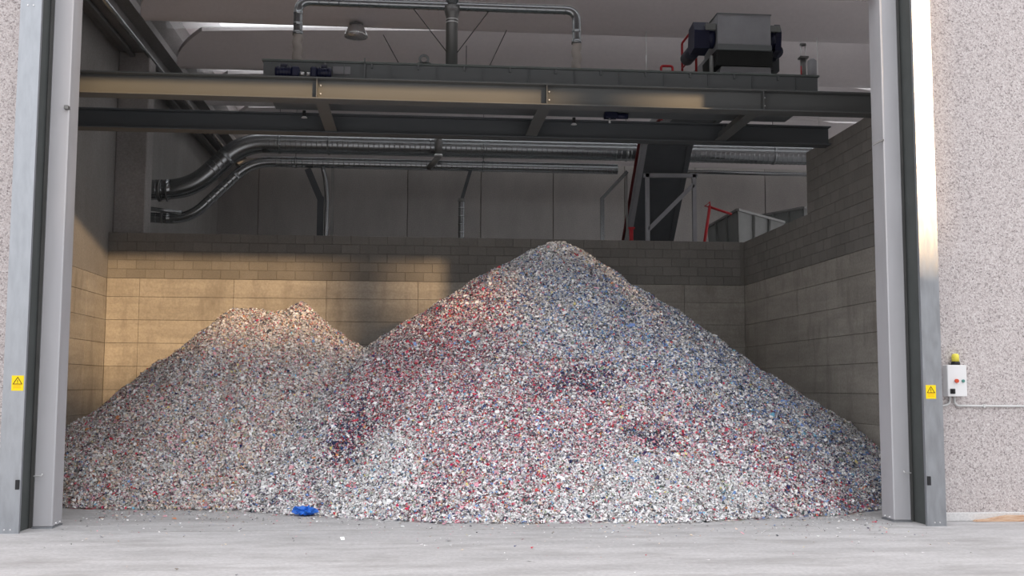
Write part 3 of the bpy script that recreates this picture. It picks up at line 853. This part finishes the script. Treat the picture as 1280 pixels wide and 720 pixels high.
# bins behind the right end of the back wall
def bin_(c, L, R_, zt, label, mat):
    t = thing('scrap_bin', (c[0], c[1], 0), label, 'bin', 'bins behind the bay')
    c, L, R_ = Vector((*c, 0)), Vector((*L, 0)), Vector((*R_, 0))
    B_ = L + R_ - c
    mid = (c + B_) / 2
    top = [c, R_, B_, L]
    for i in range(4):
        p, q = top[i], top[(i + 1) % 4]
        th = (mid - (p + q) / 2).normalized() * 0.03
        v = [(p.x, p.y, zt), (q.x, q.y, zt)]
        lo = [mid + (p - mid) * 0.8, mid + (q - mid) * 0.8]
        v += [(lo[1].x, lo[1].y, zt - 2.2), (lo[0].x, lo[0].y, zt - 2.2)]
        v += [(a + th.x, b_ + th.y, c_) for a, b_, c_ in v]
        MB().add(v, [(0, 1, 2, 3), (7, 6, 5, 4), (0, 4, 5, 1), (1, 5, 6, 2), (2, 6, 7, 3), (3, 7, 4, 0)]).build('side_wall', mat, t)
        MB().bar((p.x, p.y, zt), (q.x, q.y, zt), 0.06).build('rim', 'duct_dark', t)
        for f in (0.33, 0.66):
            a = p + (q - p) * f
            lo_ = mid + (a - mid) * 0.8
            o_ = (a - mid).normalized() * 0.03
            MB().bar((a.x + o_.x, a.y + o_.y, zt - 0.03), (lo_.x + o_.x, lo_.y + o_.y, zt - 2.2), 0.05).build('rib', mat, t)
    for p in top:
        lo_ = mid + (p - mid) * 0.78
        MB().bar((lo_.x, lo_.y, 0), (lo_.x, lo_.y, zt - 2.1), 0.10).build('leg', 'duct_dark', t)
bin_((7.62, 11.5), (7.67, 14.4), (9.38, 13.3), 5.92, 'big grey open bin with its corner towards the bay', 'bin')
bin_((11.05, 16.4), (10.3, 18.0), (12.6, 17.4), 6.85, 'further smaller grey bin at the edge of the stepped wall', 'bin')
t = thing('red_guard_rail', (6.8, 11.2, 0), 'bright red rail with a pointed top left of the big bin', 'guard rail', 'red guard rails')
MB().cyl((6.58, 11.2, 4.2), (6.86, 11.2, 5.95), 0.035, 10).build('post', 'red', t)
MB().cyl((6.86, 11.2, 5.92), (7.38, 11.2, 5.76), 0.03, 10).build('rail', 'red', t)
MB().sweep([(6.86, 11.2, 5.92), (6.74, 11.2, 5.94), (6.86, 11.2, 6.04), (6.86, 11.2, 5.92)], 0.025, 8).build('loop', 'red', t)
MB().cyl((6.58, 11.2, 0), (6.58, 11.2, 4.2), 0.035, 10).build('post', 'red', t)
t = thing('red_valve', (4.95, 11.1, 5.0), 'small red valve stub beside the foot of the conveyor', 'valve')
MB().cyl((4.97, 11.15, 4.7), (4.97, 11.15, 5.36), 0.05, 12).build('body', 'red', t)
MB().bar((4.90, 11.15, 5.38), (5.05, 11.15, 5.38), 0.05).build('handle', 'red', t)

# ------------------------------------------------------------------ heaps of shredded scrap
def vnoise(x, y, seed):
    r = np.random.default_rng(seed).random((256, 256))
    xi, yi = np.floor(x).astype(int), np.floor(y).astype(int)
    fx, fy = x - xi, y - yi
    fx, fy = fx * fx * (3 - 2 * fx), fy * fy * (3 - 2 * fy)
    g = lambda a, b_: r[a % 256, b_ % 256]
    return (g(xi, yi) * (1 - fx) + g(xi + 1, yi) * fx) * (1 - fy) + (g(xi, yi + 1) * (1 - fx) + g(xi + 1, yi + 1) * fx) * fy

def lumps(x, y, s):
    return (0.22 * (vnoise(x * 0.9, y * 0.9, s) - .5) + 0.12 * (vnoise(x * 2.3, y * 2.3, s + 1) - .5) +
            0.07 * (vnoise(x * 6, y * 6, s + 2) - .5) + 0.035 * (vnoise(x * 14, y * 14, s + 3) - .5))

def h_right(x, y):
    dx = (x - 2.36) * 0.665
    dy = np.where(y < 5.2, (y - 5.2) * 0.84, (y - 5.2) * 0.75)
    r = np.sqrt(dx * dx + dy * dy + 0.03)
    return 4.34 - r + lumps(x, y, 21)

def h_left(x, y):
    dx = np.maximum(0, np.abs(x + 2.52) - 0.55) * np.where(x < -2.5, 0.80, 0.72)
    dy = np.where(y < 5.6, (y - 5.6) * 0.81, (y - 5.6) * 0.75)
    r = np.sqrt(dx * dx + dy * dy + 0.02)
    h = 3.10 - r + lumps(x, y, 41)
    h = h + 0.16 * np.exp(-((x + 1.95) ** 2 + (y - 5.5) ** 2) / 0.05) + 0.06 * np.exp(-((x + 3.05) ** 2 + (y - 5.5) ** 2) / 0.08)
    h = h - 0.10 * np.exp(-((x + 2.4) ** 2 + (y - 5.5) ** 2) / 0.08)
    return h

#          white  lgrey  mgrey  dark   red    pink   navy   blue   tan    orange green  cyan   yellow
PAL = np.array([(.90, .895, .895), (.73, .72, .72), (.47, .46, .465), (.075, .073, .085), (.56, .05, .085), (.68, .34, .40),
                (.035, .04, .13), (.17, .29, .56), (.70, .575, .47), (.60, .24, .09), (.30, .38, .26), (.18, .48, .66), (.70, .60, .25)])
Z_GREY = np.array([.30, .30, .18, .09, .02, .03, .02, .03, .03, .005, .01, .005, .005])
Z_BLUE = np.array([.23, .25, .16, .10, .015, .02, .06, .19, .02, .005, .01, .015, .005])
Z_RED = np.array([.20, .15, .10, .16, .19, .13, .05, .02, .03, .01, .005, .005, .005])
Z_MIX = np.array([.30, .16, .09, .12, .135, .135, .055, .04, .02, .01, .005, .005, .01])
Z_NAVY = np.array([.12, .10, .10, .24, .12, .05, .26, .03, .01, .005, .005, .01, .0])
Z_WHITE = np.array([.42, .31, .12, .07, .015, .02, .01, .015, .01, .0, .015, .01, .005])
Z_LEFT = np.array([.30, .20, .13, .09, .045, .10, .012, .02, .24, .02, .01, .005, .01])
Z_LGREY = np.array([.20, .22, .17, .11, .035, .08, .012, .02, .23, .015, .01, .005, .01])

def gz(x, y, cx, cy, sx, sy):
    return np.exp(-(((x - cx) / sx) ** 2 + ((y - cy) / sy) ** 2))

def zones_right(x, y):
    n_ = 0.5 + vnoise(x * 1.6, y * 1.6, 77)
    W = [np.full_like(x, 0.10)]
    W.append(1.0 * gz(x, y, 3.0, 4.2, 1.3, 1.2) + 1.1 * gz(x, y, 4.6, 3.2, 1.2, 1.0) + 0.9 * gz(x, y, 5.9, 2.3, 1.0, 0.9))
    W.append(1.6 * gz(x, y, 0.6, 3.9, 0.65, 0.8) + 1.1 * gz(x, y, -0.2, 3.3, 0.6, 0.9) + 0.8 * gz(x, y, 1.1, 2.3, 0.5, 0.4))
    W.append(1.1 * gz(x, y, 2.6, 1.7, 2.2, 0.7) + 0.7 * gz(x, y, 0.8, 1.4, 1.0, 0.7) + 0.6 * gz(x, y, 5.4, 1.3, 1.2, 0.4))
    W.append(2.6 * gz(x, y, 2.5, 2.2, 0.34, 0.16) + 1.3 * gz(x, y, 1.9, 2.05, 0.28, 0.10) + 1.3 * gz(x, y, 3.2, 1.35, 0.30, 0.12) + 0.9 * gz(x, y, -0.85, 2.3, 0.25, 0.35))
    W.append(1.5 * gz(x, y, 3.15, 0.62, 0.85, 0.35) + 1.6 * gz(x, y, -0.45, 1.35, 0.40, 0.5) + 0.9 * gz(x, y, 4.2, 0.85, 0.5, 0.3) + 0.9 * gz(x, y, 2.4, 5.2, 0.7, 0.7))
    W = np.array(W)
    W[2:5] *= n_ * (0.35 + 1.3 * vnoise(x * 5, y * 5, 78))
    W[4] *= 2.6
    return W / W.sum(0), [Z_GREY, Z_BLUE, Z_RED, Z_MIX, Z_NAVY, Z_WHITE]

def zones_left(x, y):
    a = vnoise(x * 1.2, y * 1.2, 99)
    a = np.clip((a - 0.35) * 2.5, 0, 1)
    w = 1.2 * gz(x, y, -0.9, 1.6, 0.35, 0.7)
    W = np.array([a, 1 - a, w])
    return W / W.sum(0), [Z_LEFT, Z_LGREY, Z_WHITE]

def pick(W, zl, n):
    cum = np.cumsum((np.array(zl).T @ W), axis=0)
    cum = cum / cum[-1]
    idx = (RNG.random(n)[None] > cum).sum(0)
    c = PAL[np.clip(idx, 0, len(PAL) - 1)]
    c = c * (0.80 + 0.40 * RNG.random((n, 1))) + 0.04 * (RNG.random((n, 3)) - .5)
    return np.clip(c, 0.01, 0.92)

def raw_mesh(name, V, Q, C):
    me = bpy.data.meshes.new(name)
    me.vertices.add(len(V)); me.vertices.foreach_set('co', np.ascontiguousarray(V, dtype=np.float32).ravel())
    me.loops.add(Q.size); me.loops.foreach_set('vertex_index', np.ascontiguousarray(Q, dtype=np.int32).ravel())
    k = Q.shape[1]
    me.polygons.add(len(Q))
    me.polygons.foreach_set('loop_start', np.arange(len(Q), dtype=np.int32) * k)
    at_ = me.attributes.new('col', 'FLOAT_COLOR', 'POINT')
    at_.data.foreach_set('color', np.ascontiguousarray(np.c_[C, np.ones(len(C))], dtype=np.float32).ravel())
    me.materials.append(M['scrap'])
    me.update(calc_edges=True)
    me.validate()
    return me

def flakes(P, Nn, size, col):
    """crumpled four-cornered chips lying on a slope"""
    n_ = len(P)
    t = RNG.normal(size=(n_, 3)); 
    nn = Nn + RNG.normal(size=(n_, 3)) * 0.42
    nn /= np.linalg.norm(nn, axis=1, keepdims=True)
    t -= nn * (t * nn).sum(1, keepdims=True); t /= np.linalg.norm(t, axis=1, keepdims=True)
    b_ = np.cross(nn, t)
    asp = RNG.uniform(0.45, 1.0, (n_, 1))
    V = np.empty((n_, 4, 3))
    for k, (a, c) in enumerate(((-1, -1), (1, -1), (1, 1), (-1, 1))):
        ja, jc = RNG.uniform(0.45, 1.05, (n_, 1)), RNG.uniform(0.45, 1.05, (n_, 1))
        V[:, k] = P + size[:, None] * 0.5 * (t * a * ja + b_ * c * jc * asp) + nn * size[:, None] * RNG.uniform(-.28, .28, (n_, 1))
    Q = np.arange(n_ * 4).reshape(n_, 4)
    return V.reshape(-1, 3), Q, np.repeat(col, 4, axis=0)

def heap(name, hf, other, zones, x0, x1, y0, y1, count, label):
    st = 0.06
    gx, gy = np.arange(x0, x1 + 1e-6, st), np.arange(y0, y1 + 1e-6, st)
    X, Yg = np.meshgrid(gx, gy, indexing='ij')
    H = hf(X, Yg); O = other(X, Yg)
    keep = (H > -0.05) & (H > O - 0.12)
    nx, ny = X.shape
    idx = np.arange(nx * ny).reshape(nx, ny)
    q = np.stack([idx[:-1, :-1], idx[1:, :-1], idx[1:, 1:], idx[:-1, 1:]], -1)
    kk = keep[:-1, :-1] & keep[1:, :-1] & keep[1:, 1:] & keep[:-1, 1:]
    q = q[kk]
    V0 = np.stack([X, Yg, np.maximum(H - 0.015, 0.002)], -1).reshape(-1, 3)
    used, inv = np.unique(q, return_inverse=True)
    V0 = V0[used]; q = inv.reshape(-1, 4)
    W, zl = zones(V0[:, 0], V0[:, 1])
    C0 = pick(W, zl, len(V0)) * 0.75
    # chips, denser on the side that is seen from the yard
    n_ = int(count * 2.2)
    px, py = RNG.uniform(x0, x1, n_), RNG.uniform(y0, y1, n_)
    hz = hf(px, py); ho_ = other(px, py)
    ok = (hz > 0.0) & (hz > ho_ - 0.04)
    ok &= (py < 6.3) | (RNG.random(n_) < 0.25)
    ok &= (hz > 0.12) | (RNG.random(n_) < 0.75)
    px, py, hz = px[ok][:count], py[ok][:count], hz[ok][:count]
    e = 0.05
    gxn = (hf(px + e, py) - hf(px - e, py)) / (2 * e); gyn = (hf(px, py + e) - hf(px, py - e)) / (2 * e)
    N_ = np.stack([-gxn, -gyn, np.ones_like(px)], -1); N_ /= np.linalg.norm(N_, axis=1, keepdims=True)
    size = np.clip(RNG.lognormal(math.log(0.0245), 0.42, len(px)), 0.012, 0.10)
    P = np.stack([px, py, np.maximum(hz, 0.0)], -1) + N_ * RNG.uniform(0.0, 0.035, (len(px), 1))
    P[:, 2] = np.maximum(P[:, 2], 0.025)
    W, zl = zones(px, py)
    V1, q1, C1 = flakes(P, N_, size, pick(W, zl, len(px)))
    V1[:, 2] = np.maximum(V1[:, 2], 0.003)
    V = np.r_[V0, V1]; Q = np.r_[q, q1 + len(V0)]; C = np.r_[C0, C1]
    o = link(name, raw_mesh(name, V, Q, C))
    tag(o, label, 'scrap heap', 'heaps of shredded scrap', 'stuff')
    return o
heap('scrap_heap', h_right, h_left, zones_right, -3.5, XR - 0.09, 0.0, YW - 0.09, 580000,
     'tall cone-shaped heap of shredded scrap flecked red, white and blue')
heap('scrap_heap', h_left, h_right, zones_left, XL + 0.09, 1.6, 1.2, YW - 0.09, 350000,
     'lower blunt heap of shredded beige and grey scrap at the left')

# loose crumbs swept out on the concrete
n_ = 4200
lx = RNG.uniform(-4.2, 6.0, n_); ly = 2.4 - RNG.exponential(0.75, n_) - 0.35
ly = np.where(lx > 0, ly - 0.9, ly)
hz = np.maximum(h_right(lx, ly), h_left(lx, ly))
ok = (hz < 0.01) & (ly > -6)
lx, ly = lx[ok], ly[ok]
W, zl = zones_left(lx, ly)
V1, q1, C1 = flakes(np.stack([lx, ly, np.full_like(lx, 0.012)], -1), np.tile([0, 0, 6.0], (len(lx), 1)),
                    np.clip(RNG.lognormal(math.log(0.022), 0.4, len(lx)), .01, .07), pick(W, zl, len(lx)))
V1[:, 2] = np.clip(V1[:, 2], 0.003, 0.03)
tag(link('scrap_crumbs', raw_mesh('scrap_crumbs', V1, q1, C1)), 'loose scrap crumbs scattered on the concrete before the heaps', 'crumbs', None, 'stuff')

# crumpled plastic film pieces
def crumple(name, mat, c, sx, sy, sz, label, seed):
    rng = np.random.default_rng(seed)
    bm = bmesh.new()
    bmesh.ops.create_icosphere(bm, subdivisions=3, radius=1)
    for v in bm.verts:
        k = 0.25 + 1.1 * rng.random()
        v.co = Vector((c[0] + v.co.x * sx * k, c[1] + v.co.y * sy * k, c[2] + max(v.co.z, -0.3) * sz * k))
    o = MB().bm(bm).build(name, mat)
    return tag(o, label, 'plastic scrap')
crumple('plastic_film', 'bluecloth', (-1.42, 1.10, 0.05), 0.15, 0.10, 0.09, 'crumpled bright blue plastic film at the foot of the left heap', 3)
crumple('plastic_film', 'cyanfilm', (2.96, 0.93, 0.70), 0.06, 0.05, 0.05, 'light blue plastic scrap low on the front of tall heap', 5)
